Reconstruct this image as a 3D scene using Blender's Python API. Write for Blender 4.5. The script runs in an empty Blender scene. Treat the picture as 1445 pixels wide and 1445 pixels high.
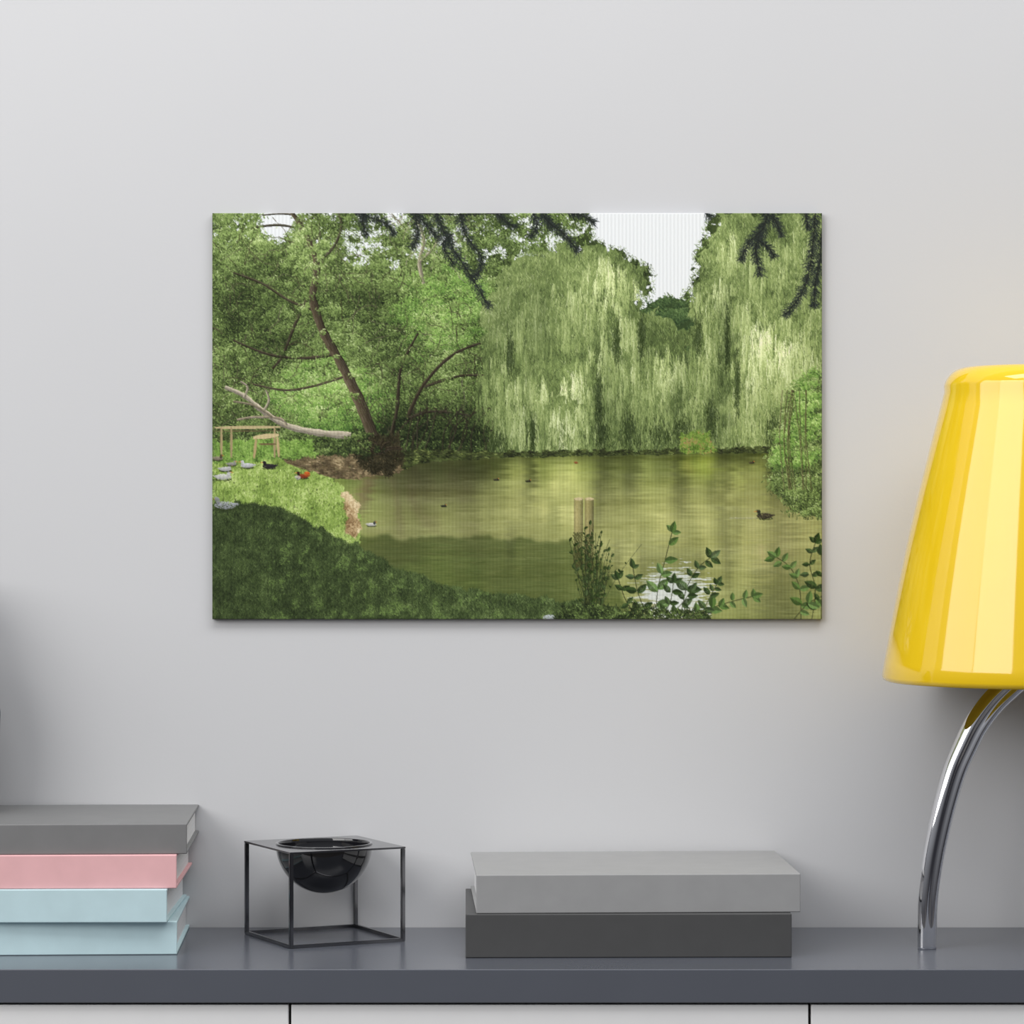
import bpy, bmesh, math
import numpy as np
from mathutils import Vector, Matrix

U = 0.00055          # metres per layout unit
ZT = 0.75            # sideboard top height
scn = bpy.context.scene
scn.view_settings.view_transform = 'Standard'
scn.view_settings.look = 'None'

def P(x, d, h):
    """x right, d distance out from the wall, h height above the sideboard top (layout units)"""
    return Vector((x*U, -d*U, ZT + h*U))

# ------------------------------------------------------------------ materials
def mat(name, col, rough=0.5, metal=0.0, noise=0.0, nscale=40, coat=0.0, bump=0.0, bscale=400, spec=0.5):
    m = bpy.data.materials.new(name); m.use_nodes = True
    nt = m.node_tree; b = nt.nodes['Principled BSDF']
    b.inputs['Base Color'].default_value = col
    b.inputs['Roughness'].default_value = rough
    b.inputs['Metallic'].default_value = metal
    b.inputs['Coat Weight'].default_value = coat
    b.inputs['Specular IOR Level'].default_value = spec
    tc = nt.nodes.new('ShaderNodeTexCoord')
    if noise > 0:
        n = nt.nodes.new('ShaderNodeTexNoise'); n.inputs['Scale'].default_value = nscale
        n.inputs['Detail'].default_value = 4
        r = nt.nodes.new('ShaderNodeValToRGB')
        r.color_ramp.elements[0].position = 0.3; r.color_ramp.elements[1].position = 0.7
        r.color_ramp.elements[0].color = tuple(c*(1-noise) for c in col[:3])+(1,)
        r.color_ramp.elements[1].color = tuple(min(1, c*(1+noise)) for c in col[:3])+(1,)
        nt.links.new(tc.outputs['Object'], n.inputs['Vector'])
        nt.links.new(n.outputs['Fac'], r.inputs['Fac'])
        nt.links.new(r.outputs['Color'], b.inputs['Base Color'])
    if bump > 0:
        n2 = nt.nodes.new('ShaderNodeTexNoise'); n2.inputs['Scale'].default_value = bscale
        bp = nt.nodes.new('ShaderNodeBump'); bp.inputs['Strength'].default_value = bump
        bp.inputs['Distance'].default_value = 0.001
        nt.links.new(tc.outputs['Object'], n2.inputs['Vector'])
        nt.links.new(n2.outputs['Fac'], bp.inputs['Height'])
        nt.links.new(bp.outputs['Normal'], b.inputs['Normal'])
    return m

M_wall = mat('wall_paint', (0.64, 0.642, 0.652, 1), 0.9, noise=0.01, nscale=3, bump=0.05, bscale=300, spec=0.2)
M_floor = mat('floor_wood', (0.12, 0.11, 0.10, 1), 0.5, noise=0.2, nscale=8)
M_top = mat('sideboard_grey_lacquer', (0.100, 0.108, 0.130, 1), 0.22, noise=0.02, nscale=20, spec=0.6)
M_drawer = mat('drawer_white_lacquer', (0.84, 0.84, 0.84, 1), 0.35, noise=0.01)
M_carc = mat('sideboard_carcass_dark', (0.03, 0.028, 0.026, 1), 0.6, noise=0.05)
M_chrome = mat('chrome', (0.85, 0.85, 0.87, 1), 0.04, 1.0, noise=0.01)
M_black = mat('black_gloss_metal', (0.008, 0.008, 0.010, 1), 0.07, 0.0, noise=0.05, coat=0.6)
M_frame = mat('dark_steel', (0.18, 0.18, 0.19, 1), 0.15, 1.0, noise=0.05)
M_yellow = mat('yellow_gloss_plastic', (0.82, 0.54, 0.010, 1), 0.08, 0.0, noise=0.01, coat=0.6)
M_inner = mat('shade_inner_yellow', (0.85, 0.60, 0.04, 1), 0.5, noise=0.02)
M_shadow_vase = mat('shadow_vase_charcoal', (0.03, 0.032, 0.04, 1), 0.5, noise=0.1)

def page_mat():
    m = bpy.data.materials.new('book_pages'); m.use_nodes = True
    nt = m.node_tree; b = nt.nodes['Principled BSDF']; b.inputs['Roughness'].default_value = 0.9
    tc = nt.nodes.new('ShaderNodeTexCoord')
    mp = nt.nodes.new('ShaderNodeMapping'); mp.inputs['Scale'].default_value = (3, 3, 2600)
    n = nt.nodes.new('ShaderNodeTexNoise'); n.inputs['Scale'].default_value = 1
    r = nt.nodes.new('ShaderNodeValToRGB')
    r.color_ramp.elements[0].position = .3; r.color_ramp.elements[1].position = .7
    r.color_ramp.elements[0].color = (0.76, 0.76, 0.76, 1); r.color_ramp.elements[1].color = (0.9, 0.9, 0.9, 1)
    nt.links.new(tc.outputs['Object'], mp.inputs['Vector']); nt.links.new(mp.outputs['Vector'], n.inputs['Vector'])
    nt.links.new(n.outputs['Fac'], r.inputs['Fac']); nt.links.new(r.outputs['Color'], b.inputs['Base Color'])
    return m
M_pages = page_mat()

# ------------------------------------------------------------------ helpers
def link(o): scn.collection.objects.link(o)
def mesh_obj(name, bm, m, smooth=False, parent=None):
    me = bpy.data.meshes.new(name); bmesh.ops.recalc_face_normals(bm, faces=bm.faces); bm.to_mesh(me); bm.free()
    if m: me.materials.append(m)
    for p in me.polygons: p.use_smooth = smooth
    o = bpy.data.objects.new(name, me); link(o)
    if parent: o.parent = parent
    return o
def box_bm(bm, x0, x1, d0, d1, h0, h1, bev=0, midx=0):
    a, b = P(x0, d0, h0), P(x1, d1, h1)
    c = (a+b)/2; s = Vector((abs(b.x-a.x), abs(b.y-a.y), abs(b.z-a.z)))
    t = bmesh.new()
    bmesh.ops.create_cube(t, size=1, matrix=Matrix.Translation(c) @ Matrix.Diagonal((s.x, s.y, s.z, 1)))
    if bev > 0: bmesh.ops.bevel(t, geom=list(t.edges), offset=bev*U, segments=3, affect='EDGES', profile=.5)
    for f in t.faces: f.material_index = midx
    me = bpy.data.meshes.new('tmp'); t.to_mesh(me); t.free(); bm.from_mesh(me); bpy.data.meshes.remove(me)
def box(name, x0, x1, d0, d1, h0, h1, m, bev=0, parent=None):
    bm = bmesh.new(); box_bm(bm, x0, x1, d0, d1, h0, h1, bev)
    return mesh_obj(name, bm, m, False, parent)
def empty(name, loc):
    e = bpy.data.objects.new(name, None); e.location = loc; e.empty_display_size = .05; link(e); return e
def parent_keep(o, e):
    o.parent = e; o.matrix_parent_inverse = Matrix.Translation(-Vector(e.location))
def lathe(name, prof, center, m, seg=128, parent=None):
    bm = bmesh.new(); rings = []
    for r, h in prof:
        if r < 1e-4: rings.append([bm.verts.new(P(center[0], center[1], h))])
        else:
            rings.append([bm.verts.new(P(center[0]+r*math.cos(2*math.pi*i/seg), center[1]+r*math.sin(2*math.pi*i/seg), h)) for i in range(seg)])
    for a, b in zip(rings, rings[1:]):
        for i in range(seg):
            j = (i+1) % seg
            if len(a) == 1 and len(b) == 1: continue
            if len(a) == 1: bm.faces.new((a[0], b[i], b[j]))
            elif len(b) == 1: bm.faces.new((a[i], b[0], a[j]))
            else: bm.faces.new((a[i], b[i], b[j], a[j]))
    o = mesh_obj(name, bm, m, True)
    if parent: parent_keep(o, parent)
    return o

# ------------------------------------------------------------------ room
def rbox(name, a, b, m):
    bm = bmesh.new()
    c = [(x+y)/2 for x, y in zip(a, b)]; s = [abs(y-x) for x, y in zip(a, b)]
    bmesh.ops.create_cube(bm, size=1, matrix=Matrix.Translation(c) @ Matrix.Diagonal((*s, 1)))
    return mesh_obj(name, bm, m)
rbox('wall_back', (-3, 0, 0), (3, 0.1, 2.8), M_wall)
rbox('floor', (-3, -5, -0.1), (3, 0.1, 0), M_floor)

# ------------------------------------------------------------------ sideboard
sb = empty('sideboard', (0, -0.11, 0))
parts = []
X0, X1 = -1619, 1716
parts.append(box('top_slab', X0, X1, 1, 415, -43, 0, M_top, 1.2))
parts.append(box('carcass', X0+6, X1-6, 4, 388, -1150, -44, M_carc))
k = 0
for c0 in (-1619, -952, -285, 382, 1049):
    for r0, r1 in ((-415, -46), (-780, -420), (-1148, -785)):
        k += 1
        parts.append(box('drawer_front_%d' % k, c0+1.8, c0+667-1.8, 386, 409, r0, r1, M_drawer, 1.0))
for lx in (X0+90, X1-90):
    for ld in (50, 360):
        k += 1
        parts.append(box('leg_%d' % k, lx-22, lx+22, ld-22, ld+22, -ZT/U, -1148, M_top, 2))
for o in parts: parent_keep(o, sb)

# ------------------------------------------------------------------ books
def book(name, w, dep, th, color, loc, rot):
    m = mat(name+'_cloth', color, 0.5, noise=0.03, nscale=60, bump=0.04, bscale=1500, spec=0.4)
    e = empty(name, loc)
    T = 3.6
    bm = bmesh.new()
    def lb(x0, x1, y0, y1, z0, z1, bev, mi):
        t = bmesh.new()
        c = Vector(((x0+x1)/2, (y0+y1)/2, (z0+z1)/2))*U
        bmesh.ops.create_cube(t, size=1, matrix=Matrix.Translation(c) @ Matrix.Diagonal(((x1-x0)*U, (y1-y0)*U, (z1-z0)*U, 1)))
        if bev: bmesh.ops.bevel(t, geom=list(t.edges), offset=bev*U, segments=3, affect='EDGES', profile=.5)
        for f in t.faces: f.material_index = mi
        me = bpy.data.meshes.new('t'); t.to_mesh(me); t.free(); bm.from_mesh(me); bpy.data.meshes.remove(me)
    lb(0, w, 0, dep, th-T, th, 1.0, 0)
    lb(0, w, 0, dep, 0, T, 1.0, 0)
    lb(0, w, -0.6, T, 0.2, th-0.2, 1.2, 0)
    cov = mesh_obj('cover', bm, m); cov.parent = e
    bm = bmesh.new()
    lb(5, w-5, T-0.5, dep-6, T-0.3, th-T+0.3, 0, 0)
    pg = mesh_obj('pages', bm, M_pages); pg.parent = e
    e.rotation_euler = (0, 0, rot)
    return e
R = math.radians
book('grey_book', 429, 285, 57.5, (0.072, 0.072, 0.072, 1), P(-61, 311, 0.2), R(0.8))
book('grey_book', 428, 285, 51, (0.33, 0.33, 0.33, 1), P(-47, 308, 57.9), R(2.2))
WB = 445
book('light_blue_book', WB, 283, 44, (0.54, 0.71, 0.745, 1), P(-443-WB, 297, 0.2), R(2.4))
book('light_blue_book', WB, 283, 44, (0.54, 0.71, 0.745, 1), P(-455-WB, 299, 44.4), R(0.6))
book('pink_book', WB, 283, 44.5, (0.82, 0.47, 0.48, 1), P(-443-WB, 299, 88.6), R(1.6))
book('grey_book', WB, 283, 40, (0.20, 0.20, 0.20, 1), P(-430-WB, 297, 133.3), R(2.4))

# vase added out of view on the left stack to shade the wall
lathe('shadow_vase', [(0, 174), (60, 174), (84, 190), (96, 250), (98, 310), (88, 370), (66, 425), (48, 460), (46, 490), (52, 504), (44, 504), (38, 480), (32, 456), (0, 440)], (-803, 112), M_shadow_vase, 64)

# ------------------------------------------------------------------ wire frame bowl
fb = empty('wire_frame_bowl', P(-258.5, 112, 0))
F, Rt, L, B = (-296, 222), (-148, 150), (-369, 74), (-221, 4)
cx, cd = sum(p[0] for p in (F, Rt, L, B))/4, sum(p[1] for p in (F, Rt, L, B))/4
half = 82; ang = math.atan2(72, 148)
def cubeframe():
    bm = bmesh.new(); t = 2.7; s = half; H = 129
    def lb(x0, x1, y0, y1, z0, z1, bev=.8):
        tt = bmesh.new(); c = Vector(((x0+x1)/2, (y0+y1)/2, (z0+z1)/2))*U
        bmesh.ops.create_cube(tt, size=1, matrix=Matrix.Translation(c) @ Matrix.Diagonal(((x1-x0)*U, (y1-y0)*U, (z1-z0)*U, 1)))
        bmesh.ops.bevel(tt, geom=list(tt.edges), offset=bev*U, segments=2, affect='EDGES')
        me = bpy.data.meshes.new('t'); tt.to_mesh(me); tt.free(); bm.from_mesh(me); bpy.data.meshes.remove(me)
    for sx in (-s, s):
        for sy in (-s, s):
            lb(sx-t, sx+t, sy-t, sy+t, 0.2, H-2)
    for z in (2.6,):
        for q in (-s, s):
            lb(-s, s, q-t, q+t, z-2.3, z+2.3); lb(q-t, q+t, -s, s, z-2.3, z+2.3)
    return bm
fr = mesh_obj('frame', cubeframe(), M_frame)
fr.parent = fb; fr.rotation_euler = (0, 0, ang)
bm = bmesh.new(); seg = 96; rr = 64; s = half+2.8
def sq(a):
    c, s_ = math.cos(a), math.sin(a); m_ = max(abs(c), abs(s_)); return c/m_*s, s_/m_*s
rings = []
for (kind, z) in (('i', 127), ('o', 127), ('o', 129.5), ('i', 129.5)):
    ring = []
    for i in range(seg):
        a = 2*math.pi*i/seg + math.pi/4
        x, y = (rr*math.cos(a), rr*math.sin(a)) if kind == 'i' else sq(a)
        ring.append(bm.verts.new((x*U, y*U, z*U)))
    rings.append(ring)
for q in range(4):
    a, b = rings[q], rings[(q+1) % 4]
    for i in range(seg): bm.faces.new((a[i], a[(i+1) % seg], b[(i+1) % seg], b[i]))
pl = mesh_obj('top_plate', bm, M_frame); pl.parent = fb; pl.rotation_euler = (0, 0, ang)
prof = []
for i in range(25):
    a = math.pi/2*i/24; prof.append((66.5*math.sin(a), 130-68.5*math.cos(a)))
prof += [(66.5, 131.2), (63.5, 131.2)]
for i in range(24, -1, -1):
    a = math.pi/2*i/24; prof.append((63*math.sin(a), 130.5-65*math.cos(a)))
prof[0] = (0, prof[0][1]); prof[-1] = (0, prof[-1][1])
lathe('bowl', prof, (cx, cd), M_black, 96, fb)

# ------------------------------------------------------------------ lamp
LX, LD = 715, 190
lamp = empty('table_lamp', P(LX, LD, 0))
hb, ht, Rb, Rtp = 360, 782, 214, 130
outer = []
outer += [(Rb-5, hb-3), (Rb-1.5, hb-1), (Rb, hb+4)]
for i in range(1, 21):
    t = i/20; h = hb+4 + (ht-38-hb)*t
    outer.append((Rb+(Rtp-Rb)*t + 5*math.sin(math.pi*t), h))
rc = 32
x_c, z_c = Rtp-rc+1, ht-rc
for i in range(1, 13):
    a = math.pi/2*i/12*0.97 + 0.06
    outer.append((x_c+rc*math.cos(a), z_c+rc*math.sin(a)))
for q in (0.75, 0.5, 0.25, 0):
    outer.append((x_c*q, ht+3*(1-q*q)))
lathe('shade', outer, (LX, LD), M_yellow, 160, lamp)
inner = [(Rb-5, hb-3)] + [(max(r-5, 0), h-3 if h > 700 else h) for r, h in outer[2:]]
inner[-1] = (0, ht-1)
lathe('shade_inside', inner, (LX, LD), M_inner, 160, lamp)

path = [(162, 0), (161.5, 35), (160, 70), (154, 115), (146, 155), (136, 195), (123, 237), (108, 270), (92, 300), (70, 328), (46, 350), (20, 372), (0, 392)]
def smooth(path, n=6):
    out = []
    for i in range(len(path)-1):
        p0 = path[max(i-1, 0)]; p1 = path[i]; p2 = path[i+1]; p3 = path[min(i+2, len(path)-1)]
        for j in range(n):
            t = j/n
            out.append(tuple(0.5*((2*b)+(-a+c)*t+(2*a-5*b+4*c-d)*t*t+(-a+3*b-3*c+d)*t**3) for a, b, c, d in zip(p0, p1, p2, p3)))
    out.append(path[-1]); return out
sp = smooth(path)
def leg(name, azi):
    bm = bmesh.new(); rings = []; n = 40
    dx, dd = math.cos(azi), math.sin(azi)
    for i, (r, h) in enumerate(sp):
        a = sp[max(i-1, 0)]; b = sp[min(i+1, len(sp)-1)]
        tr, th = b[0]-a[0], b[1]-a[1]; l = math.hypot(tr, th); tr /= l; th /= l
        nr, nh = th, -tr
        if i == 0: nr, nh = 1, 0
        f = h/392
        wa = 12.5 + 4.5*f; wb = 9+9*f
        ring = []
        for q in range(n):
            u = 2*math.pi*q/n
            pw = 0.8
            cu, su = math.cos(u), math.sin(u)
            ca = math.copysign(abs(cu)**pw, cu)*wa; cb = math.copysign(abs(su)**pw, su)*wb
            cb *= 1-0.22*math.exp(-(cu/0.22)**2)
            rr_ = r+nr*ca; hh = h+nh*ca
            ring.append(bm.verts.new(P(LX+dx*rr_-dd*cb, LD+dd*rr_+dx*cb, max(hh, 0.2))))
        rings.append(ring)
    for a, b in zip(rings, rings[1:]):
        for q in range(n): bm.faces.new((a[q], a[(q+1) % n], b[(q+1) % n], b[q]))
    bm.faces.new(rings[0]); bm.faces.new(rings[-1])
    o = mesh_obj(name, bm, M_chrome, True); parent_keep(o, lamp)
a0 = math.atan2(34, -162)
for i in range(3): leg('leg_%d' % (i+1), a0+i*2*math.pi/3)
lathe('socket', [(0, 380), (22, 380), (24, 384), (24, 440), (18, 446), (0, 446)], (LX, LD), M_chrome, 48, lamp)
lathe('bulb', [(0, 446), (14, 446), (18, 470), (34, 500), (38, 525), (30, 550), (14, 562), (0, 565)], (LX, LD), M_drawer, 48, lamp)
lathe('shade_rod', [(0, 400), (3, 400), (3, ht-2), (0, ht-2)], (LX+20, LD), M_chrome, 16, lamp)

# ------------------------------------------------------------------ the canvas print (flat printed picture, painted into a colour attribute)
rng = np.random.default_rng(7)
SS = 2; PW, PH = 860, 572
W, H = PW*SS, PH*SS
ox, oy = 300, 301
def up(g, w, h):
    gh, gw = g.shape
    ys = np.linspace(0, gh-1.001, h); xs = np.linspace(0, gw-1.001, w)
    yi = ys.astype(int); xi = xs.astype(int); fy = (ys-yi)[:, None]; fx = (xs-xi)[None, :]
    fy = fy*fy*(3-2*fy); fx = fx*fx*(3-2*fx)
    a = g[yi][:, xi]; b = g[yi][:, xi+1]; c = g[yi+1][:, xi]; d = g[yi+1][:, xi+1]
    return (a*(1-fx)+b*fx)*(1-fy)+(c*(1-fx)+d*fx)*fy
def fbm(sx, sy, octv=4):
    o = np.zeros((H, W)); amp = 1; tot = 0
    for k in range(octv):
        gw = int(W/SS/sx*2**k)+2; gh = int(H/SS/sy*2**k)+2
        o += amp*up(rng.random((gh, gw)), W, H); tot += amp; amp *= .55
    o /= tot; return np.clip((o-.5)*1.6+.5, 0, 1)
YY, XX = np.mgrid[0:H, 0:W]
PX = XX/SS+ox; PY = YY/SS+oy
def pmask(pts, jit=0, js=12):
    x, y = PX, PY
    if jit:
        x = PX+(fbm(js, js, 3)-.5)*2*jit; y = PY+(fbm(js, js, 3)-.5)*2*jit
    m = np.zeros((H, W), bool); n = len(pts)
    for i in range(n):
        x1, y1 = pts[i]; x2, y2 = pts[(i+1) % n]
        if y1 == y2: continue
        c = ((y1 > y) != (y2 > y)) & (x < (x2-x1)*(y-y1)/(y2-y1)+x1)
        m ^= c
    return m
def softm(m, r=4, it=3):
    f = m.astype(float)
    for _ in range(it):
        f = (f+np.roll(f, r, 0)+np.roll(f, -r, 0)+np.roll(f, r, 1)+np.roll(f, -r, 1))/5
    return f
def ramp(v, stops):
    ps = [s[0] for s in stops]
    return np.stack([np.interp(v, ps, [s[1][k] for s in stops]) for k in range(3)], -1)
img = np.zeros((H, W, 3))
def strokes(x0, y0, x1, y1, col, w=1.0, alpha=1.0):
    x0, y0, x1, y1 = [np.atleast_1d(np.asarray(a, float)) for a in (x0, y0, x1, y1)]
    n = len(x0); col = np.broadcast_to(np.asarray(col, float), (n, 3))
    L = np.hypot(x1-x0, y1-y0)*SS; K = int(L.max())+2
    t = np.linspace(0, 1, K)[None, :, None]
    nw = max(1, int(round(w*SS))); off = (np.arange(nw)-(nw-1)/2)[None, None, :]
    l = np.maximum(L, 1e-3)/SS; nx = -(y1-y0)/l; ny = (x1-x0)/l
    taper = 1-0.6*np.abs(2*t-1)**2 if nw > 2 else 1
    X = ((x0[:, None, None]+(x1-x0)[:, None, None]*t-ox)*SS+nx[:, None, None]*off*taper)
    Y = ((y0[:, None, None]+(y1-y0)[:, None, None]*t-oy)*SS+ny[:, None, None]*off*taper)
    X = np.round(X).astype(int).reshape(n, -1); Y = np.round(Y).astype(int).reshape(n, -1)
    C = np.broadcast_to(col[:, None, :], (n, X.shape[1], 3)).reshape(-1, 3)
    X = X.ravel(); Y = Y.ravel(); ok = (X >= 0) & (X < W) & (Y >= 0) & (Y < H)
    X, Y, C = X[ok], Y[ok], C[ok]
    if alpha < 1: img[Y, X] = img[Y, X]*(1-alpha)+C*alpha
    else: img[Y, X] = C
def sample(mask, n):
    idx = np.flatnonzero(mask.ravel())
    if len(idx) == 0: return np.zeros(0), np.zeros(0), np.zeros(0, int), np.zeros(0, int)
    c = rng.choice(idx, n); yy = c//W; xx = c % W
    return xx/SS+ox, yy/SS+oy, xx, yy
def leaves(mask, n, field, stops, lmin=2, lmax=5, w=1.0, ang=None, spread=math.pi, jit=.18, alpha=1):
    x, y, xi, yi = sample(mask, n)
    if len(x) == 0: return
    v = np.clip(field[yi, xi]+rng.normal(0, jit, n), 0, 1)
    a = (ang if ang is not None else 0)+rng.uniform(-spread, spread, n)
    l = rng.uniform(lmin, lmax, n)
    strokes(x, y, x+np.cos(a)*l, y+np.sin(a)*l, ramp(v, stops)+rng.normal(0, 6, (n, 1)), w, alpha)
def clumps(mask, N, field, stops, rmin=6, rmax=16, per=60, lmin=1.5, lmax=4, w=1.0, contrast=.22, flat=.8, jit=.14):
    """foliage clumps: leaf dabs lighter on top, darker underneath"""
    x, y, xi, yi = sample(mask, N)
    r = rng.uniform(rmin, rmax, N); b = field[yi, xi]+rng.normal(0, .07, N)
    rr = np.repeat(r, per); cxx = np.repeat(x, per); cyy = np.repeat(y, per); bb = np.repeat(b, per)
    n = len(rr); u = rng.normal(0, .55, n); v = rng.normal(0, .5, n)
    lx, ly = cxx+u*rr, cyy+v*rr*flat
    val = bb-contrast*v-.06*u+rng.normal(0, jit, n)
    aa = rng.uniform(0, math.pi, n); l = rng.uniform(lmin, lmax, n)
    order = np.lexsort((-v+rng.normal(0, .8, n), np.repeat(np.arange(N), per)))
    lx, ly, val, aa, l = lx[order], ly[order], val[order], aa[order], l[order]
    strokes(lx, ly, lx+np.cos(aa)*l, ly+np.sin(aa)*l, ramp(np.clip(val, 0, 1), stops)+rng.normal(0, 5, (n, 1)), w)
def curve(pts, w0, w1, col, tex=12):
    s = np.array(smooth([tuple(map(float, p)) for p in pts], 6)); n = len(s)
    d = np.gradient(s, axis=0); d /= np.maximum(np.hypot(d[:, 0], d[:, 1]), 1e-6)[:, None]
    nrm = np.stack([-d[:, 1], d[:, 0]], 1)
    sg = np.where(nrm[:, 0]+nrm[:, 1] > 0, 1, -1)[:, None]; nrm = nrm*sg
    w = np.linspace(w0, w1, n)*(1+.12*rng.normal(0, 1, n)); m = max(2, int(max(w0, w1)*2))
    for q in np.linspace(-.5, .5, m):
        p = s+nrm*(q*w)[:, None]; f = 1.12-.5*(q+.5)
        c = np.array(col)[None, :]*f+rng.normal(0, tex, (n-1, 1))*.8+rng.normal(0, 6)
        strokes(p[:-1, 0], p[:-1, 1], p[1:, 0], p[1:, 1], c, 1.0 if m > 3 else .5)

SKY = (230, 233, 238)
FOL = [(0, (30, 38, 22)), (.28, (68, 82, 44)), (.5, (108, 130, 70)), (.75, (152, 174, 104)), (1, (200, 214, 156))]
FOLB = [(0, (34, 48, 24)), (.3, (72, 102, 48)), (.55, (112, 148, 68)), (.8, (150, 184, 98)), (1, (192, 214, 140))]
WIL = [(0, (58, 70, 40)), (.25, (102, 120, 68)), (.5, (146, 163, 100)), (.75, (186, 199, 138)), (1, (220, 228, 180))]
img[:] = SKY
img[PY > 560] = (70, 80, 44)
n1 = fbm(70, 60, 5); n2 = fbm(24, 20, 4); n3 = fbm(9, 9, 3); n4 = fbm(4, 4, 2)
F1 = np.clip(n1*.5+n2*.45+n3*.25-.12, 0, 1)
tree = pmask([(290, 290), (828, 290), (832, 338), (868, 350), (910, 376), (922, 402), (900, 418), (902, 440), (935, 426), (970, 428), (978, 392), (988, 350), (1004, 326), (1014, 290), (1170, 290), (1170, 660), (290, 660)], 10, 8)
holes = (pmask([(360, 296), (428, 296), (420, 322), (400, 348), (372, 335)], 8, 8)) | (pmask([(430, 296), (850, 296), (815, 355), (560, 385), (490, 372)], 5) & (n2 > .47) & (n3 > .44)) | (pmask([(492, 322), (538, 322), (522, 374), (504, 378)], 5) & (n3 > .35)) | (pmask([(300, 296), (850, 296), (850, 330), (300, 345)], 5) & (n4 > .74))
tree &= ~holes
Lf = F1*.55+.15
def zone(cx, cy, rx, ry, amt):
    global Lf
    Lf = Lf+amt*np.exp(-((PX-cx)/rx)**2-((PY-cy)/ry)**2)
zone(625, 430, 95, 65, .14); zone(480, 550, 90, 45, .14); zone(345, 335, 60, 45, .08); zone(620, 605, 110, 30, -.34); zone(580, 480, 60, 40, .06)
zone(340, 440, 50, 50, -.12); zone(520, 590, 40, 40, -.18); zone(450, 350, 60, 40, .10); zone(330, 580, 60, 25, -.08); zone(780, 375, 60, 45, .10); zone(680, 520, 50, 50, -.12); zone(660, 330, 120, 30, .10); zone(560, 370, 50, 30, .06); zone(400, 470, 40, 30, -.10); zone(540, 500, 30, 40, -.06)
base = ramp(np.clip(Lf*.5, 0, 1), FOL); img[tree] = base[tree]
left = tree & (PX < 1000)
lc = left & (PX < 800)
leaves(left, 30000, Lf-.16, FOL, 2, 6, 1.5)
clumps(lc & (PY < 640), 800, Lf-.03, FOL, 8, 20, 90, 1.5, 4.5, 1.0)
def twigs(n, x0, x1, y0, y1, col, ln=(15, 45)):
    for _ in range(n):
        x = rng.uniform(x0, x1); y = rng.uniform(y0, y1); a = rng.uniform(-2.8, -.3); c = np.array(col)+rng.normal(0, 10)
        for s in range(rng.integers(3, 9)):
            l = rng.uniform(*ln)/4; nx, ny = x+math.cos(a)*l, y+math.sin(a)*l
            strokes([x], [y], [nx], [ny], c, rng.choice([.5, .5, 1.0])); x, y = nx, ny; a += rng.normal(0, .35)
und = pmask([(385, 560), (410, 520), (460, 500), (520, 520), (560, 560), (530, 605), (470, 612), (400, 600)], 12, 14)
clumps(und, 180, Lf*.6+.28, FOLB, 6, 13, 60, 1.5, 4, 1.0)
clumps(pmask([(560, 390), (640, 370), (700, 420), (690, 480), (600, 500), (550, 460)], 10), 110, Lf*.6+.26, FOLB, 7, 16, 60, 1.5, 4, 1)
leaves(lc & (PY < 600), 26000, Lf*.9+.10, FOL, 1, 3, .5)
twigs(150, 305, 540, 330, 610, (80, 76, 58)); twigs(80, 540, 700, 400, 640, (68, 64, 48)); twigs(40, 560, 660, 310, 400, (130, 124, 104))
# branches and leaning trunk
curve([(598, 400), (592, 370), (598, 340), (588, 305)], 5, 3, (170, 162, 138)); curve([(592, 370), (612, 350), (622, 330)], 3, 1.5, (160, 152, 130))
curve([(445, 400), (420, 450), (400, 500), (385, 520)], 4, 2, (74, 68, 52)); curve([(438, 380), (470, 350), (482, 320), (478, 301)], 3, 2, (84, 80, 62))
curve([(470, 500), (430, 505), (380, 500), (330, 480)], 3.5, 1.5, (82, 74, 58)); curve([(450, 440), (410, 425), (370, 400), (330, 385)], 3.5, 1.5, (82, 76, 58)); curve([(490, 530), (440, 545), (400, 550), (350, 540)], 3, 1.5, (88, 80, 62))
curve([(560, 640), (575, 590), (600, 540), (640, 500), (690, 480)], 6, 2, (70, 62, 48)); curve([(600, 545), (650, 530), (700, 530)], 3.5, 1.5, (70, 64, 48)); curve([(575, 590), (610, 580), (660, 585)], 3.5, 1.5, (66, 60, 46))
curve([(545, 640), (560, 580), (566, 520), (590, 470)], 5, 2, (66, 59, 45)); curve([(430, 325), (395, 318), (350, 322)], 3, 1.5, (80, 76, 60)); curve([(415, 303), (395, 302), (370, 304)], 2, 1, (84, 80, 64))
curve([(412, 300), (432, 330), (447, 375), (440, 420)], 5, 9, (86, 78, 60))
clumps(lc & (PX < 710) & (PY < 600), 130, Lf+.04, FOL, 5, 11, 40, 1.5, 4, 1.0)
clumps(pmask([(395, 320), (470, 320), (480, 440), (410, 440)], 5), 34, Lf+.05, FOL, 5, 11, 40, 1.5, 4, 1.0)
curve([(440, 418), (455, 465), (480, 510), (505, 560), (525, 610), (540, 648)], 9, 17, (84, 74, 57))
clumps(pmask([(430, 420), (470, 420), (530, 560), (480, 560)], 5), 14, Lf+.06, FOL, 4, 7, 22, 1.5, 4, 1.0)
und2 = pmask([(560, 600), (720, 590), (720, 648), (560, 660)], 6)
clumps(und2, 130, Lf*.4+.06, FOL, 5, 12, 50)
for _ in range(16):
    x = rng.uniform(560, 690); curve([(x, rng.uniform(630, 650)), (x+rng.normal(8, 10), 605), (x+rng.normal(20, 16), 575)], 1.5, 1, (62, 56, 42))
skyedge = softm(tree, 8, 4); se = (skyedge > .12) & (skyedge < .75) & (PY < 430)
leaves(se, 5600, Lf*.6+.2, FOL, 1, 3.5, .5)
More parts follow.
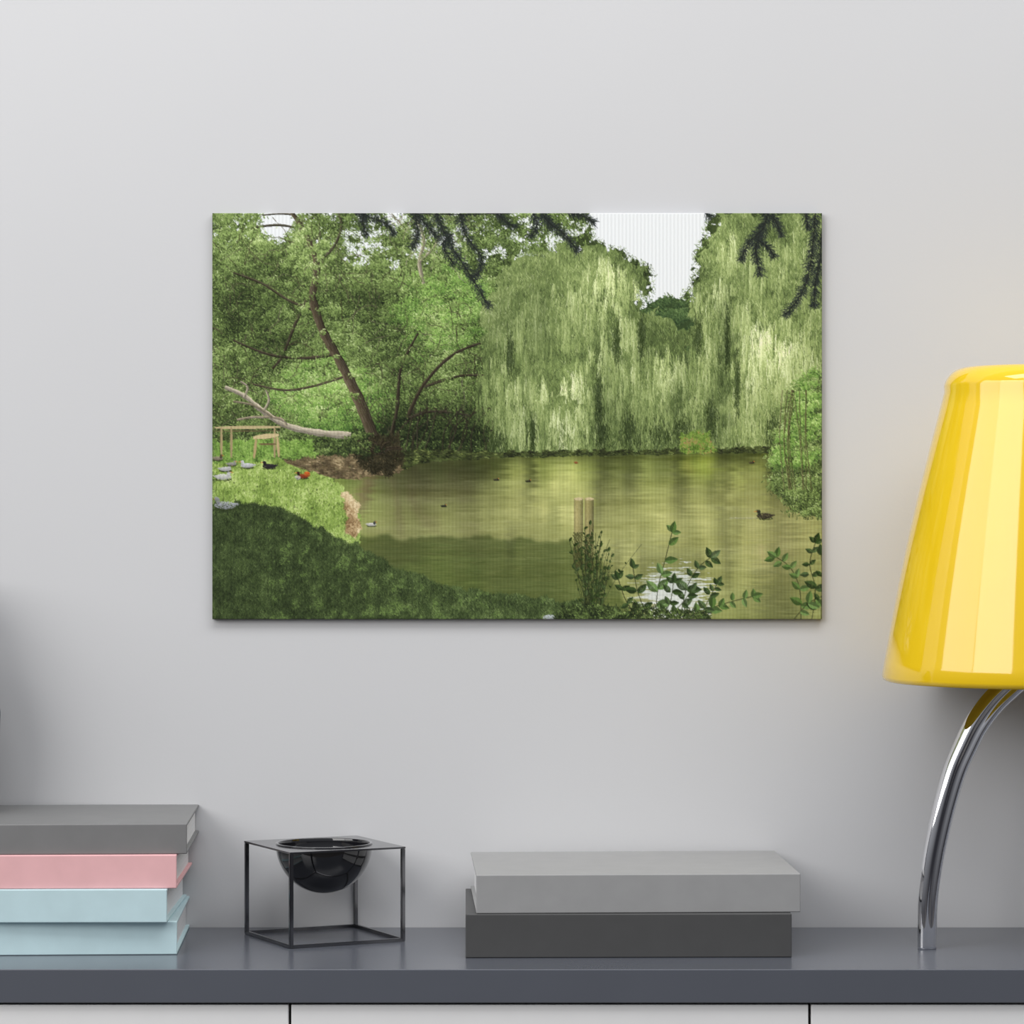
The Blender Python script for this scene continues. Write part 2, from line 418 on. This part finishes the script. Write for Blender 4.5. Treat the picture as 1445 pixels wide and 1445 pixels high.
# distant dark tree
dt = pmask([(898, 442), (912, 428), (940, 420), (972, 428), (984, 450), (980, 500), (900, 500)], 4)
img[dt] = (54, 70, 40)
clumps(dt, 150, n3*.4+.14, [(0, (40, 56, 34)), (.5, (80, 104, 60)), (1, (128, 152, 92))], 4, 9, 40, 1.5, 3, 1)

# willows : hanging tresses over a darker mass
wm = pmask([(680, 440), (710, 370), (790, 342), (858, 352), (908, 380), (910, 420), (975, 475), (985, 638), (700, 640), (685, 520)], 10)
img[wm & tree] = ramp(np.clip(Lf*.6+.04, 0, 1), WIL)[wm & tree]
leaves(wm & tree, 26000, Lf-.08, WIL, 2, 7, .5, math.pi/2, .7)
wr = pmask([(972, 428), (980, 392), (990, 352), (1008, 326), (1018, 300), (1170, 300), (1170, 640), (985, 640)], 8)
img[wr & tree] = ramp(np.clip(F1*.6+.04, 0, 1), WIL)[wr & tree]
leaves(wr & tree, 26000, F1*.6+.10, WIL, 2, 7, .5, math.pi/2, .7)
def curtain(cx, top, w, bot, bright, dens=1.0, dome=.7):
    m = max(5, int(w*.60*dens*(bot-top)/80))
    u = rng.uniform(-1, 1, m); ty = top+np.abs(u)**1.8*w*dome+rng.beta(1, 1.4, m)*(bot-top)*.85
    o = np.argsort(ty+rng.normal(0, 22, m)); u, ty = u[o], ty[o]
    XS, Y0, Y1, V = [], [], [], []
    for j in range(m):
        tx = cx+u[j]*w; tw = rng.uniform(1.5, 5.0); tl = rng.uniform(26, 74)
        b = bright-.24*abs(u[j])**2.5-.22*(ty[j]-top)/(bot-top)+rng.normal(0, .06)+.03
        n = int(tw*9); q = rng.uniform(-1, 1, n)
        sx_ = tx+q*tw; sy0 = ty[j]+np.abs(q)**2*tw*1.4+rng.beta(1, 1.3, n)*tl*.8; sy1 = np.minimum(sy0+rng.uniform(6, 20, n), np.minimum(ty[j]+tl*(1.15-.35*q*q)+rng.normal(0, 3, n), bot+rng.normal(0, 5)))
        k_ = sy1 > sy0+1; q, sx_, sy0, sy1 = q[k_], sx_[k_], sy0[k_], sy1[k_]
        v = b+.10-.20*np.clip((sy0-ty[j])/tl, 0, 1)-.12*q+rng.normal(0, .11, len(q))
        oo = np.argsort(sy0+rng.normal(0, 16, len(q)))
        XS.append(sx_[oo]); Y0.append(sy0[oo]); Y1.append(sy1[oo]); V.append(v[oo])
    x, y0, y1, v = map(np.concatenate, (XS, Y0, Y1, V)); n = len(x)
    strokes(x, y0, x+rng.normal(0, 1.6, n), y1, ramp(np.clip(v, 0, 1), WIL)+rng.normal(0, 5, (n, 1)), .5)
for c in [(846, 354, 48, 470, .72), (890, 382, 22, 420, .72), (790, 388, 56, 500, .56), (735, 430, 50, 560, .50), (950, 480, 34, 630, .60), (975, 510, 25, 632, .54),
          (700, 490, 30, 600, .44), (880, 440, 42, 560, .66), (845, 470, 36, 590, .54), (930, 500, 32, 560, .62), (735, 520, 34, 640, .60), (712, 560, 20, 640, .56), (868, 540, 40, 636, .48), (912, 545, 32, 634, .48),
          (770, 550, 30, 640, .40), (798, 506, 42, 566, .88), (828, 555, 18, 640, .70), (795, 562, 28, 642, .80), (762, 575, 14, 640, .72), (735, 565, 16, 638, .68),
          (1045, 318, 38, 420, .66), (1112, 315, 46, 440, .60), (1010, 386, 28, 500, .68), (1000, 470, 30, 600, .52), (1060, 400, 46, 540, .60), (1130, 420, 36, 540, .60), (1035, 530, 30, 634, .50),
          (1075, 445, 32, 560, .86), (1107, 468, 28, 590, .78), (1147, 480, 26, 540, .72), (1015, 570, 26, 634, .46), (1068, 560, 26, 636, .64), (1060, 490, 18, 620, .72)]:
    curtain(*c)
for gx, gy, gw, gh in [(752, 610, 3, 30), (850, 612, 7, 26), (888, 606, 8, 28), (962, 606, 10, 24), (1026, 480, 3, 50), (1040, 540, 3, 44), (1003, 590, 6, 30), (930, 612, 12, 20), (700, 622, 12, 16), (1090, 606, 8, 26), (870, 480, 4, 30), (905, 470, 4, 30), (720, 500, 4, 30), (845, 560, 4, 40), (985, 470, 4, 30)]:
    n = 340; x = rng.normal(gx, gw*.7, n); y = gy+rng.normal(0, gh*.5, n)
    strokes(x, y, x+rng.normal(0, 1, n), y+rng.uniform(3, 8, n), np.array((66, 80, 44))+rng.normal(0, 16, (n, 1)), .5)
# depth of tone between the separate crowns
tone = np.zeros((H, W))
for cx_, cy_, rx_, ry_, am_ in [(762, 455, 16, 60, -.20), (748, 560, 8, 60, -.10), (848, 585, 12, 60, -.26), (880, 595, 26, 40, -.18), (955, 575, 16, 60, -.20), (1022, 500, 12, 90, -.24), (1008, 590, 20, 45, -.20), (715, 450, 22, 50, -.16),
                                (915, 480, 14, 40, -.16), (860, 400, 40, 40, .12), (795, 530, 34, 40, .12), (1085, 490, 36, 50, .12), (1020, 350, 26, 50, .10), (940, 520, 14, 40, .10), (1060, 340, 20, 30, -.10),
                                (640, 610, 90, 28, -.20), (480, 560, 50, 30, .12), (620, 430, 50, 40, .10), (350, 420, 40, 40, -.10), (350, 340, 40, 30, .10), (560, 520, 25, 50, -.12), (430, 360, 30, 30, .10), (390, 490, 30, 24, -.12), (680, 470, 30, 30, -.08)]:
    wx = PX+(n2-.5)*26; wy = PY+(n3-.5)*20
    tone += am_*np.exp(-((wx-cx_)/rx_)**2-((wy-cy_)/ry_)**2)
tm = (PY < 642) & (img.mean(-1) < 222)
img[tm] = np.clip(img*(1+tone[..., None]*np.array([1.0, .92, 1.0])), 0, 250)[tm]
# far bank line
bank = pmask([(560, 634), (700, 637), (860, 636), (1090, 631), (1090, 641), (860, 646), (700, 648), (560, 668)], 3, 6)
leaves(bank, 6000, n3*.6+.02, [(0, (34, 38, 22)), (.6, (84, 96, 50)), (1, (160, 168, 100))], 2, 6, 1, 0, .4)
rb = pmask([(960, 612), (1000, 608), (1010, 636), (965, 638)], 4); leaves(rb, 1000, n3, [(0, (70, 96, 36)), (.7, (130, 158, 70)), (1, (158, 124, 84))], 2, 4, 1)

# water
shore = [(470, 672), (560, 664), (600, 652), (700, 645), (860, 643), (1090, 638), (1110, 690), (1175, 745), (1175, 885), (800, 885), (700, 852), (600, 826), (540, 800), (490, 765), (508, 725), (480, 700)]
wat = pmask(shore, 2, 8)
ripple = fbm(46, 2.6, 3); rip2 = fbm(16, 1.2, 2); wide = fbm(160, 12, 3)
ymir = 642
dist = PY-ymir
sy = ymir-dist*1.1-(ripple-.5)*dist*.22
sx = PX+(ripple-.5)*6+(rip2-.5)*4
syi = np.clip(((sy-oy)*SS).astype(int), 0, H-1); sxi = np.clip(((sx-ox)*SS).astype(int), 0, W-1)
blur = img.copy()
for k in (3, 6, 10, 14, 20):
    blur = (blur+np.roll(blur, k, 0)+np.roll(blur, -k, 0)+np.roll(blur, k//3+1, 1)+np.roll(blur, -k//3-1, 1))/5
refl = blur[syi, sxi]
refl = np.clip((refl-110)*1.15+118, 20, 235)
wc = ramp((PY-640)/235, [(0, (130, 130, 84)), (.12, (152, 148, 100)), (.35, (174, 168, 120)), (.6, (166, 162, 114)), (1, (146, 148, 98))])
k = np.interp(PY, [640, 665, 700, 760, 870], [.82, .66, .46, .40, .38])[..., None]
wt = wc*(1-k)+refl*k*np.array([1.0, .97, .82])
wt += ((ripple-.5)*12+(rip2-.5)*9+(wide-.5)*16)[..., None]
shd = softm(pmask([(480, 754), (560, 757), (700, 757), (800, 762), (850, 790), (880, 840), (900, 885), (480, 885)], 5, 14), 3, 4)[..., None]*(.82+.3*rip2[..., None])
wt = wt*(1-shd*(1-np.array([.62, .67, .58])))
rs = np.clip(1-np.abs(PX-1100+(ripple-.5)*30)/60, 0, 1)*np.clip((PY-640)/30, 0, 1); wt = wt*(1-.26*rs[..., None])
for bx, bw, am in ((590, 40, .24), (660, 30, .18), (960, 10, .20), (1025, 12, .22), (1050, 8, .16), (860, 12, .16), (745, 10, .14), (700, 14, .14), (895, 10, .12)):
    f = np.exp(-((PX-bx+(ripple-.5)*16)/bw)**2)*np.clip(1-(PY-642)/120, 0, 1); wt = wt*(1-am*f[..., None])
for bx, bw, am in ((800, 36, .16), (925, 26, .14), (1000, 16, .18), (1040, 14, .14), (1075, 8, .12)):
    f = np.exp(-((PX-bx+(ripple-.5)*16)/bw)**2)*np.clip(1-(PY-642)/170, 0, 1); wt = wt*(1+am*f[..., None])
img[wat] = wt[wat]
x, y, xi, yi = sample(wat & (PY > 670), 2600); l = rng.uniform(4, 16, len(x))*np.clip((y-630)/140, .3, 1.2)
s_ = rng.choice([-1, 1], len(x)); strokes(x, y, x+l, y+rng.normal(0, .25, len(x)), img[yi, xi]+(s_*rng.uniform(5, 16, len(x)))[:, None], .5, .8)
g = wat & (np.exp(-((PX-950)/50)**2-((PY-840)/40)**2)*1.3+(rip2-.5)*.9 > .64); img[g] = img[g]*.25+np.array((226, 232, 238))*.75

# left ground
lit = pmask([(290, 648), (390, 648), (450, 662), (485, 688), (502, 712), (508, 735), (505, 775), (480, 770), (440, 745), (380, 722), (290, 712)], 3)
leaves(lit, 16000, n2*.5+n3*.35+.18, [(0, (80, 102, 44)), (.5, (136, 162, 78)), (.8, (168, 192, 106)), (1, (196, 212, 138))], 1.5, 4, 1, -1.3, .8)
bankd = pmask([(400, 648), (440, 643), (500, 641), (560, 648), (566, 664), (500, 674), (470, 676), (440, 664), (410, 656)], 3)
leaves(bankd, 3600, n3*.8, [(0, (74, 64, 46)), (.6, (130, 114, 84)), (1, (186, 168, 130))], 2, 5, 1, 0, .5)
leaves(pmask([(500, 622), (560, 612), (572, 655), (545, 670), (500, 650)], 5), 2500, n3*.5, [(0, (34, 32, 20)), (1, (92, 84, 58))], 2, 6, 1)
for _ in range(14):
    a = rng.uniform(-2.9, -.4); curve([(535, 640), (535+math.cos(a)*16, 640+math.sin(a)*14), (535+math.cos(a)*38, 645+math.sin(a)*24)], 2, 1, (64, 56, 42))
ed = pmask([(482, 692), (492, 696), (508, 714), (502, 728), (510, 738), (502, 757), (488, 748), (494, 730), (486, 716), (489, 706)], 2.5, 5)
leaves(ed, 2200, n3+.1, [(0, (116, 90, 58)), (.5, (186, 160, 118)), (1, (226, 208, 168))], 1.5, 4, 1)
dkp = [(290, 706), (380, 712), (440, 740), (470, 756), (505, 768), (560, 800), (640, 828), (740, 842), (840, 852), (900, 885), (290, 885)]
dk = pmask(dkp, 4)
img[dk] = (44, 54, 32)
leaves(dk, 64000, n2*.26+n3*.32+.14+np.clip((PX-400)/1500, 0, .2), [(0, (28, 36, 20)), (.4, (58, 72, 40)), (.8, (88, 106, 60)), (1, (130, 148, 92))], 1.5, 4, .5, -1.4, .9)
sun = dk & (n3 > .72) & (PY > 735) & (PX > 380); leaves(sun, 2000, n3*.8, [(0, (68, 90, 44)), (1, (120, 144, 78))], 1, 3, .5)
# fallen log
curve([(318, 546), (345, 558), (372, 580), (405, 600), (450, 610), (495, 614)], 4, 9, (190, 180, 158), 14)
curve([(372, 580), (380, 565), (376, 550)], 3, 1.5, (180, 170, 148)); curve([(405, 600), (395, 590), (360, 588), (335, 592)], 3, 2, (164, 152, 128)); curve([(345, 560), (350, 546), (340, 538)], 2.5, 1.5, (170, 160, 138)); curve([(385, 588), (360, 572), (330, 566)], 2.5, 1.5, (146, 136, 112))
clumps(pmask([(440, 620), (530, 612), (540, 642), (440, 640)], 4), 46, n3*.4+.04, FOL, 4, 8, 30)
lg = pmask([(300, 622), (440, 620), (450, 642), (300, 652)], 4); leaves(lg, 4500, n3*.5+.3, [(0, (54, 74, 34)), (.6, (120, 156, 70)), (1, (166, 194, 108))], 2, 4, 1)
# fence + lectern
for y, w in ((603, 4.5), (608, 1.5)): strokes([300], [y], [396], [y-1], (184, 168, 126) if w > 3 else (100, 88, 62), w)
for x in (313, 327, 388): strokes([x], [602], [x], [645], (160, 144, 106), 3.5)
strokes([358], [617], [394], [613], (198, 180, 136), 7); strokes([362], [618], [359], [646], (172, 152, 108), 4); strokes([392], [616], [394], [644], (184, 164, 120), 4); strokes([366], [626], [390], [626], (110, 92, 64), 3)
# birds
def blob(x, y, rx, ry, col, n=260, sh=.7):
    r = np.sqrt(rng.random(n)); a = rng.uniform(0, 2*math.pi, n); px = x+r*np.cos(a)*rx; py = y+r*np.sin(a)*ry
    c = np.array(col)*(1-(1-sh)*np.clip((py-y)/ry*.5+.5, 0, 1))[:, None]
    strokes(px, py, px+1.0, py, c, .5)
def duck(x, y, s, body, head, d=1):
    blob(x, y+s*.35, s*1.1, s*.2, (60, 70, 38), 120); blob(x, y, s, s*.36, body, 420); blob(x-d*s*.95, y-s*.1, s*.35, s*.12, body, 60)
    blob(x+d*s*.7, y-s*.35, s*.18, s*.32, head, 100); blob(x+d*s*.82, y-s*.6, s*.24, s*.18, head, 100)
    strokes([x+d*s*.95], [y-s*.6], [x+d*s*1.3], [y-s*.54], (190, 130, 60), 1)
duck(315, 672, 11, (218, 218, 214), (225, 225, 222)); duck(318, 661, 8, (206, 206, 204), (220, 220, 218)); duck(349, 656, 9, (214, 216, 216), (225, 225, 225), -1); duck(307, 646, 7, (150, 140, 120), (90, 80, 60)); duck(327, 654, 6, (160, 160, 150), (180, 180, 170))
duck(380, 657, 9, (52, 48, 50), (44, 40, 44), -1); duck(427, 671, 8, (150, 66, 38), (60, 40, 34), -1); blob(433, 668, 4, 3.4, (214, 100, 44), 120); blob(420, 673, 4, 3, (214, 210, 200), 80)
duck(318, 712, 15, (178, 182, 188), (150, 152, 156), -1)
duck(524, 739, 6, (222, 220, 212), (70, 76, 80)); duck(626, 713, 3, (56, 56, 46), (60, 60, 50)); duck(1078, 727, 11, (70, 64, 50), (60, 64, 48), -1); blob(1048, 730, 20, 1.0, (190, 190, 150), 120)
duck(700, 676, 3, (74, 70, 52), (60, 60, 46)); duck(745, 678, 3, (64, 64, 44), (60, 56, 40)); duck(1060, 652, 3, (84, 74, 54), (60, 50, 40)); blob(812, 652, 3, 1.6, (156, 96, 56), 40)
blob(775, 870, 9, 4, (200, 206, 210), 300)
# posts
for x, y0, y1 in ((816, 703, 750), (831, 703, 754)):
    for q in range(-6, 7):
        n = 26; yy = np.linspace(y1, y1+50, n+1)
        strokes(x+q+rng.normal(0, 1, n), yy[:-1], x+q+rng.normal(0, 1, n), yy[1:], (70, 70, 40)+rng.normal(0, 8, (n, 1)), 1, .7)
    for q in range(-6, 7):
        c = np.array((156, 136, 94))*(1-.55*abs((q+2)/7)**1.3)
        n = 24; yy = np.linspace(y0, y1, n+1)
        strokes(np.full(n, x+q), yy[:-1], np.full(n, x+q), yy[1:], c+rng.normal(0, 10, (n, 1)), 1)
    blob(x, y0, 6, 2, (200, 184, 142), 160, 1)
# right bush
bush = pmask([(1175, 518), (1146, 528), (1120, 550), (1104, 590), (1090, 640), (1092, 690), (1120, 712), (1175, 735)], 9, 8)
img[bush] = (64, 76, 44)
leaves(softm(bush, 8, 4) > .2, 4200, n3*.4+.25, FOL, 1.5, 4, .5)
clumps(bush, 260, n2*.35+n3*.2+.20, FOL, 6, 13, 50, 1.5, 4.5, 1.0)
clumps(bush & (PY < 660), 90, n3*.3+.46, FOLB, 5, 11, 36, 1.5, 4, 1.0)
for _ in range(10):
    x = rng.uniform(1105, 1155); curve([(x, 690), (x-rng.uniform(0, 12), 620), (x-rng.uniform(-6, 20), 550)], 1, 1, (96, 92, 60))
# foreground plants
def leaf(x, y, l, a, col):
    n = max(6, int(l*2)); t = np.linspace(0, 1, n); wd = l*.27*np.sin(np.pi*t**.8); ca, sa = math.cos(a), math.sin(a)
    xs = x+ca*l*t; ys = y+sa*l*t; c = np.array(col)+rng.normal(0, 8)
    strokes(xs-sa*wd, ys+ca*wd, xs, ys, c*1.2, 1); strokes(xs, ys, xs+sa*wd, ys-ca*wd, c*.82, 1)
def plant(pts, col, l=16, step=2, stem=(46, 50, 28)):
    s = smooth(pts, 4)
    for i in range(len(s)-1): strokes([s[i][0]], [s[i][1]], [s[i+1][0]], [s[i+1][1]], stem, 1.2)
    for i in range(2, len(s), step):
        a = math.atan2(s[i][1]-s[i-1][1], s[i][0]-s[i-1][0]); q = l*(1-.35*i/len(s))*rng.uniform(.7, 1.25)
        leaf(s[i][0], s[i][1], q, a+rng.uniform(.6, 1.5), col)
        if rng.random() > .2: leaf(s[i][0]+rng.normal(0, 2), s[i][1]+rng.normal(0, 2), q, a-rng.uniform(.6, 1.5), col)
    leaf(s[-1][0], s[-1][1], l*.8, a, col)
for i in range(46):
    x0 = rng.uniform(822, 850); top = rng.uniform(738, 820); x1 = x0+rng.normal(0, 20)-2
    s = smooth([(x0, 866), ((x0*.6+x1*.4), (866+top)/2), (x1, top)], 5); c = np.array((44, 50, 30))+rng.normal(0, 8)
    for a, b in zip(s, s[1:]): strokes([a[0]], [a[1]], [b[0]], [b[1]], c, .5)
    for _ in range(5):
        q = s[rng.integers(3, len(s))]; leaf(q[0], q[1], rng.uniform(3, 7), rng.uniform(-2.8, -.3), (58, 74, 38))
G1, G2 = (56, 74, 40), (84, 110, 58)
plant([(925, 872), (928, 830), (938, 790), (948, 750)], G2, 20); plant([(960, 872), (968, 830), (985, 800), (1003, 785)], G1, 20)
plant([(975, 872), (1000, 858), (1030, 848), (1062, 840)], G2, 18); plant([(915, 872), (900, 835), (893, 800)], G1, 17); plant([(940, 872), (962, 850), (975, 832)], G1, 17)
plant([(905, 872), (885, 850), (872, 815)], G1, 15); plant([(1130, 874), (1128, 830), (1115, 800), (1095, 785)], G2, 19); plant([(1145, 874), (1150, 830), (1142, 795), (1150, 765)], G1, 19)
plant([(1120, 872), (1140, 850), (1160, 840)], G2, 17); plant([(1158, 872), (1160, 810), (1158, 780)], G1, 17); plant([(930, 872), (945, 850), (950, 820)], G1, 16); plant([(985, 874), (1002, 840), (1012, 822)], G1, 15)
leaves(pmask([(880, 872), (890, 850), (940, 860), (1000, 862), (1000, 876), (880, 876)], 4), 900, n3*.4, FOL, 3, 6, 1)
leaves(pmask([(780, 872), (800, 852), (870, 856), (890, 876)], 4), 1800, n3*.4, FOL, 2, 6, 1)
# overhanging conifer sprays
def spray(pts, wd, dens=26, ln=None):
    s = smooth(pts, 6); ln = ln or 12
    for i in range(len(s)-1):
        t = i/len(s); n = int(dens*.75*(.5+.7*(i % 3 != 0))); a0_ = math.atan2(s[i+1][1]-s[i][1], s[i+1][0]-s[i][0]); a = a0_+rng.choice([-1, 1], n)*rng.uniform(.2, 1.25, n)
        f = rng.random(n); x = s[i][0]+(s[i+1][0]-s[i][0])*f+rng.normal(0, wd*.14, n); y = s[i][1]+(s[i+1][1]-s[i][1])*f+rng.normal(0, wd*.14, n)
        l = rng.uniform(.3, 1, n)*ln*(1-.3*t)
        strokes(x, y, x+np.cos(a)*l, y+np.sin(a)*l, np.array((28, 34, 30))+np.abs(rng.normal(0, 16, (n, 1))), .5)
        strokes([s[i][0]], [s[i][1]], [s[i+1][0]], [s[i+1][1]], (30, 32, 28), 1.5)
spray([(500, 301), (520, 306), (545, 316), (556, 330)], 12, 22); spray([(515, 300), (512, 315), (518, 332)], 8, 16)
spray([(585, 300), (602, 318), (618, 335)], 13, 28); spray([(615, 300), (628, 330), (648, 365), (668, 395), (690, 432)], 18, 40); spray([(650, 300), (656, 330), (680, 365), (672, 390)], 16, 34)
spray([(700, 300), (712, 312), (725, 320)], 9, 20); spray([(640, 330), (625, 345), (640, 372)], 10, 24); spray([(585, 300), (590, 330), (582, 348)], 10, 22); spray([(560, 300), (640, 303), (720, 301)], 5, 26, 6)
spray([(765, 300), (775, 315), (795, 330), (815, 354)], 15, 36); spray([(800, 300), (820, 305), (838, 314)], 10, 26); spray([(752, 300), (758, 318), (750, 334)], 10, 24)
spray([(1085, 300), (1075, 325), (1066, 350), (1072, 386)], 18, 46); spray([(1075, 325), (1055, 345), (1046, 366)], 11, 28); spray([(1088, 302), (1095, 315), (1102, 332)], 9, 22); spray([(1070, 340), (1084, 350), (1092, 362)], 8, 18)
spray([(1150, 300), (1147, 340), (1142, 380), (1130, 415), (1108, 444)], 18, 44); spray([(1158, 330), (1156, 370), (1150, 400), (1148, 432)], 15, 42); spray([(995, 300), (1002, 306)], 6, 16); spray([(1135, 300), (1140, 322)], 9, 24)
# downsample
img = np.clip(img, 0, 255).reshape(PH, SS, PW, SS, 3).mean((1, 3))
li = np.where(img/255 <= .04045, img/255/12.92, ((img/255+.055)/1.055)**2.4)*1.10
li = np.clip(li, 0, .90)
cv0x, cv1x, cz1, cz0, cdp = -422, 436.5, 586+420.8, 586-151, 9
nx, ny = PW+4, PH+4
def ext(a, b, n): return np.concatenate([[a], [a], np.linspace(a, b, n), [b], [b]])*U
gx = ext(cv0x, cv1x, PW); gz = ZT+ext(cz1, cz0, PH)
GX, GZ = np.meshgrid(gx, gz); GY = np.full_like(GX, -cdp*U)
GY[0, :] = GY[-1, :] = -1.0*U; GY[:, 0] = GY[:, -1] = -1.0*U
GY[1, 1:-1] = GY[-2, 1:-1] = -(cdp-.6)*U; GY[1:-1, 1] = GY[1:-1, -2] = -(cdp-.6)*U
co = np.stack([GX, GY, GZ], -1).reshape(-1, 3)
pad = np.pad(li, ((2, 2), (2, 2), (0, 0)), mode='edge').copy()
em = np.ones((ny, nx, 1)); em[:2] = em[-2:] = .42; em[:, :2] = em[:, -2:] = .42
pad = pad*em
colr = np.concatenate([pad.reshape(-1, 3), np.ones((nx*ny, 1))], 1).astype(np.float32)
i = np.arange((nx-1)*(ny-1)); r = i//(nx-1); c = i % (nx-1); a = r*nx+c
quads = np.stack([a, a+nx, a+nx+1, a+1], 1).astype(np.int32)
me = bpy.data.meshes.new('canvas_print')
me.vertices.add(nx*ny); me.vertices.foreach_set('co', co.astype(np.float32).ravel())
me.loops.add(quads.size); me.loops.foreach_set('vertex_index', quads.ravel())
me.polygons.add(len(quads)); me.polygons.foreach_set('loop_start', (np.arange(len(quads))*4).astype(np.int32))
me.update(calc_edges=True)
atr = me.color_attributes.new('paint', 'FLOAT_COLOR', 'POINT'); atr.data.foreach_set('color', colr.ravel())
cm = bpy.data.materials.new('printed_canvas'); cm.use_nodes = True
nt = cm.node_tree; b = nt.nodes['Principled BSDF']; b.inputs['Roughness'].default_value = .85; b.inputs['Specular IOR Level'].default_value = .15
ca = nt.nodes.new('ShaderNodeAttribute'); ca.attribute_name = 'paint'
tc = nt.nodes.new('ShaderNodeTexCoord'); wv = nt.nodes.new('ShaderNodeTexWave'); wv.bands_direction = 'X'
wv.inputs['Scale'].default_value = 0.314/(5.2*U)
wv.inputs['Distortion'].default_value = .6; wv.inputs['Detail Scale'].default_value = 3
bp = nt.nodes.new('ShaderNodeBump'); bp.inputs['Strength'].default_value = .35; bp.inputs['Distance'].default_value = .0003
mr = nt.nodes.new('ShaderNodeMapRange'); mr.inputs['To Min'].default_value = .93; mr.inputs['To Max'].default_value = 1.04
mx = nt.nodes.new('ShaderNodeVectorMath'); mx.operation = 'SCALE'
nt.links.new(tc.outputs['Object'], wv.inputs['Vector']); nt.links.new(wv.outputs['Fac'], bp.inputs['Height']); nt.links.new(bp.outputs['Normal'], b.inputs['Normal'])
nt.links.new(wv.outputs['Fac'], mr.inputs['Value']); nt.links.new(ca.outputs['Color'], mx.inputs[0]); nt.links.new(mr.outputs['Result'], mx.inputs['Scale'])
nt.links.new(mx.outputs['Vector'], b.inputs['Base Color'])
me.materials.append(cm)
cp = empty('canvas_print', (0, 0, ZT))
co_ = bpy.data.objects.new('printed_canvas', me); link(co_); parent_keep(co_, cp)
sbx = box('stretcher_frame', cv0x+2, cv1x-2, 0.3, cdp-3, cz0+2, cz1-2, M_drawer); parent_keep(sbx, cp)

# ------------------------------------------------------------------ lights
def area(name, loc, target, sx, sy, power, col=(1, 1, 1)):
    l = bpy.data.lights.new(name, 'AREA'); l.shape = 'RECTANGLE'; l.size = sx; l.size_y = sy; l.energy = power; l.color = col
    o = bpy.data.objects.new(name, l); o.location = loc; link(o)
    o.rotation_euler = (Vector(target)-Vector(loc)).to_track_quat('-Z', 'Y').to_euler()
    return o
area('window_light', (-1.6, -2.1, 2.2), (0.2, 0, 1.9), 1.5, 1.6, 33, (1, 0.985, 0.965))
area('side_window_light', (-2.5, -1.0, 2.2), (0.4, -0.1, 2.0), 1.4, 1.6, 22, (1, 0.99, 0.975))
area('added_overhead_fill', (0.5, -0.95, 2.65), (0.5, -0.75, 1.0), 2.6, 0.7, 32, (1, 1, 1))  # added overhead source so the wall falls off darker towards the sideboard
w = bpy.data.worlds.new('world'); scn.world = w; w.use_nodes = True
nt = w.node_tree; bg = nt.nodes['Background']
tc = nt.nodes.new('ShaderNodeTexCoord'); sp_ = nt.nodes.new('ShaderNodeSeparateXYZ'); rp = nt.nodes.new('ShaderNodeValToRGB')
mr = nt.nodes.new('ShaderNodeMapRange'); mr.inputs['From Min'].default_value = -1
rp.color_ramp.elements[0].position = .40; rp.color_ramp.elements[0].color = (.05, .05, .06, 1)
rp.color_ramp.elements[1].position = .74; rp.color_ramp.elements[1].color = (.78, .80, .85, 1)
nt.links.new(tc.outputs['Generated'], sp_.inputs[0]); nt.links.new(sp_.outputs['Z'], mr.inputs['Value']); nt.links.new(mr.outputs['Result'], rp.inputs['Fac']); nt.links.new(rp.outputs['Color'], bg.inputs['Color'])
bg.inputs['Strength'].default_value = .58

# ------------------------------------------------------------------ camera
cam = bpy.data.cameras.new('camera'); cam.sensor_width = 36; cam.lens = 4500/1445*36
co2 = bpy.data.objects.new('camera', cam); co2.location = P(0, 4500, 586); co2.rotation_euler = (math.pi/2, 0, 0); link(co2)
scn.camera = co2
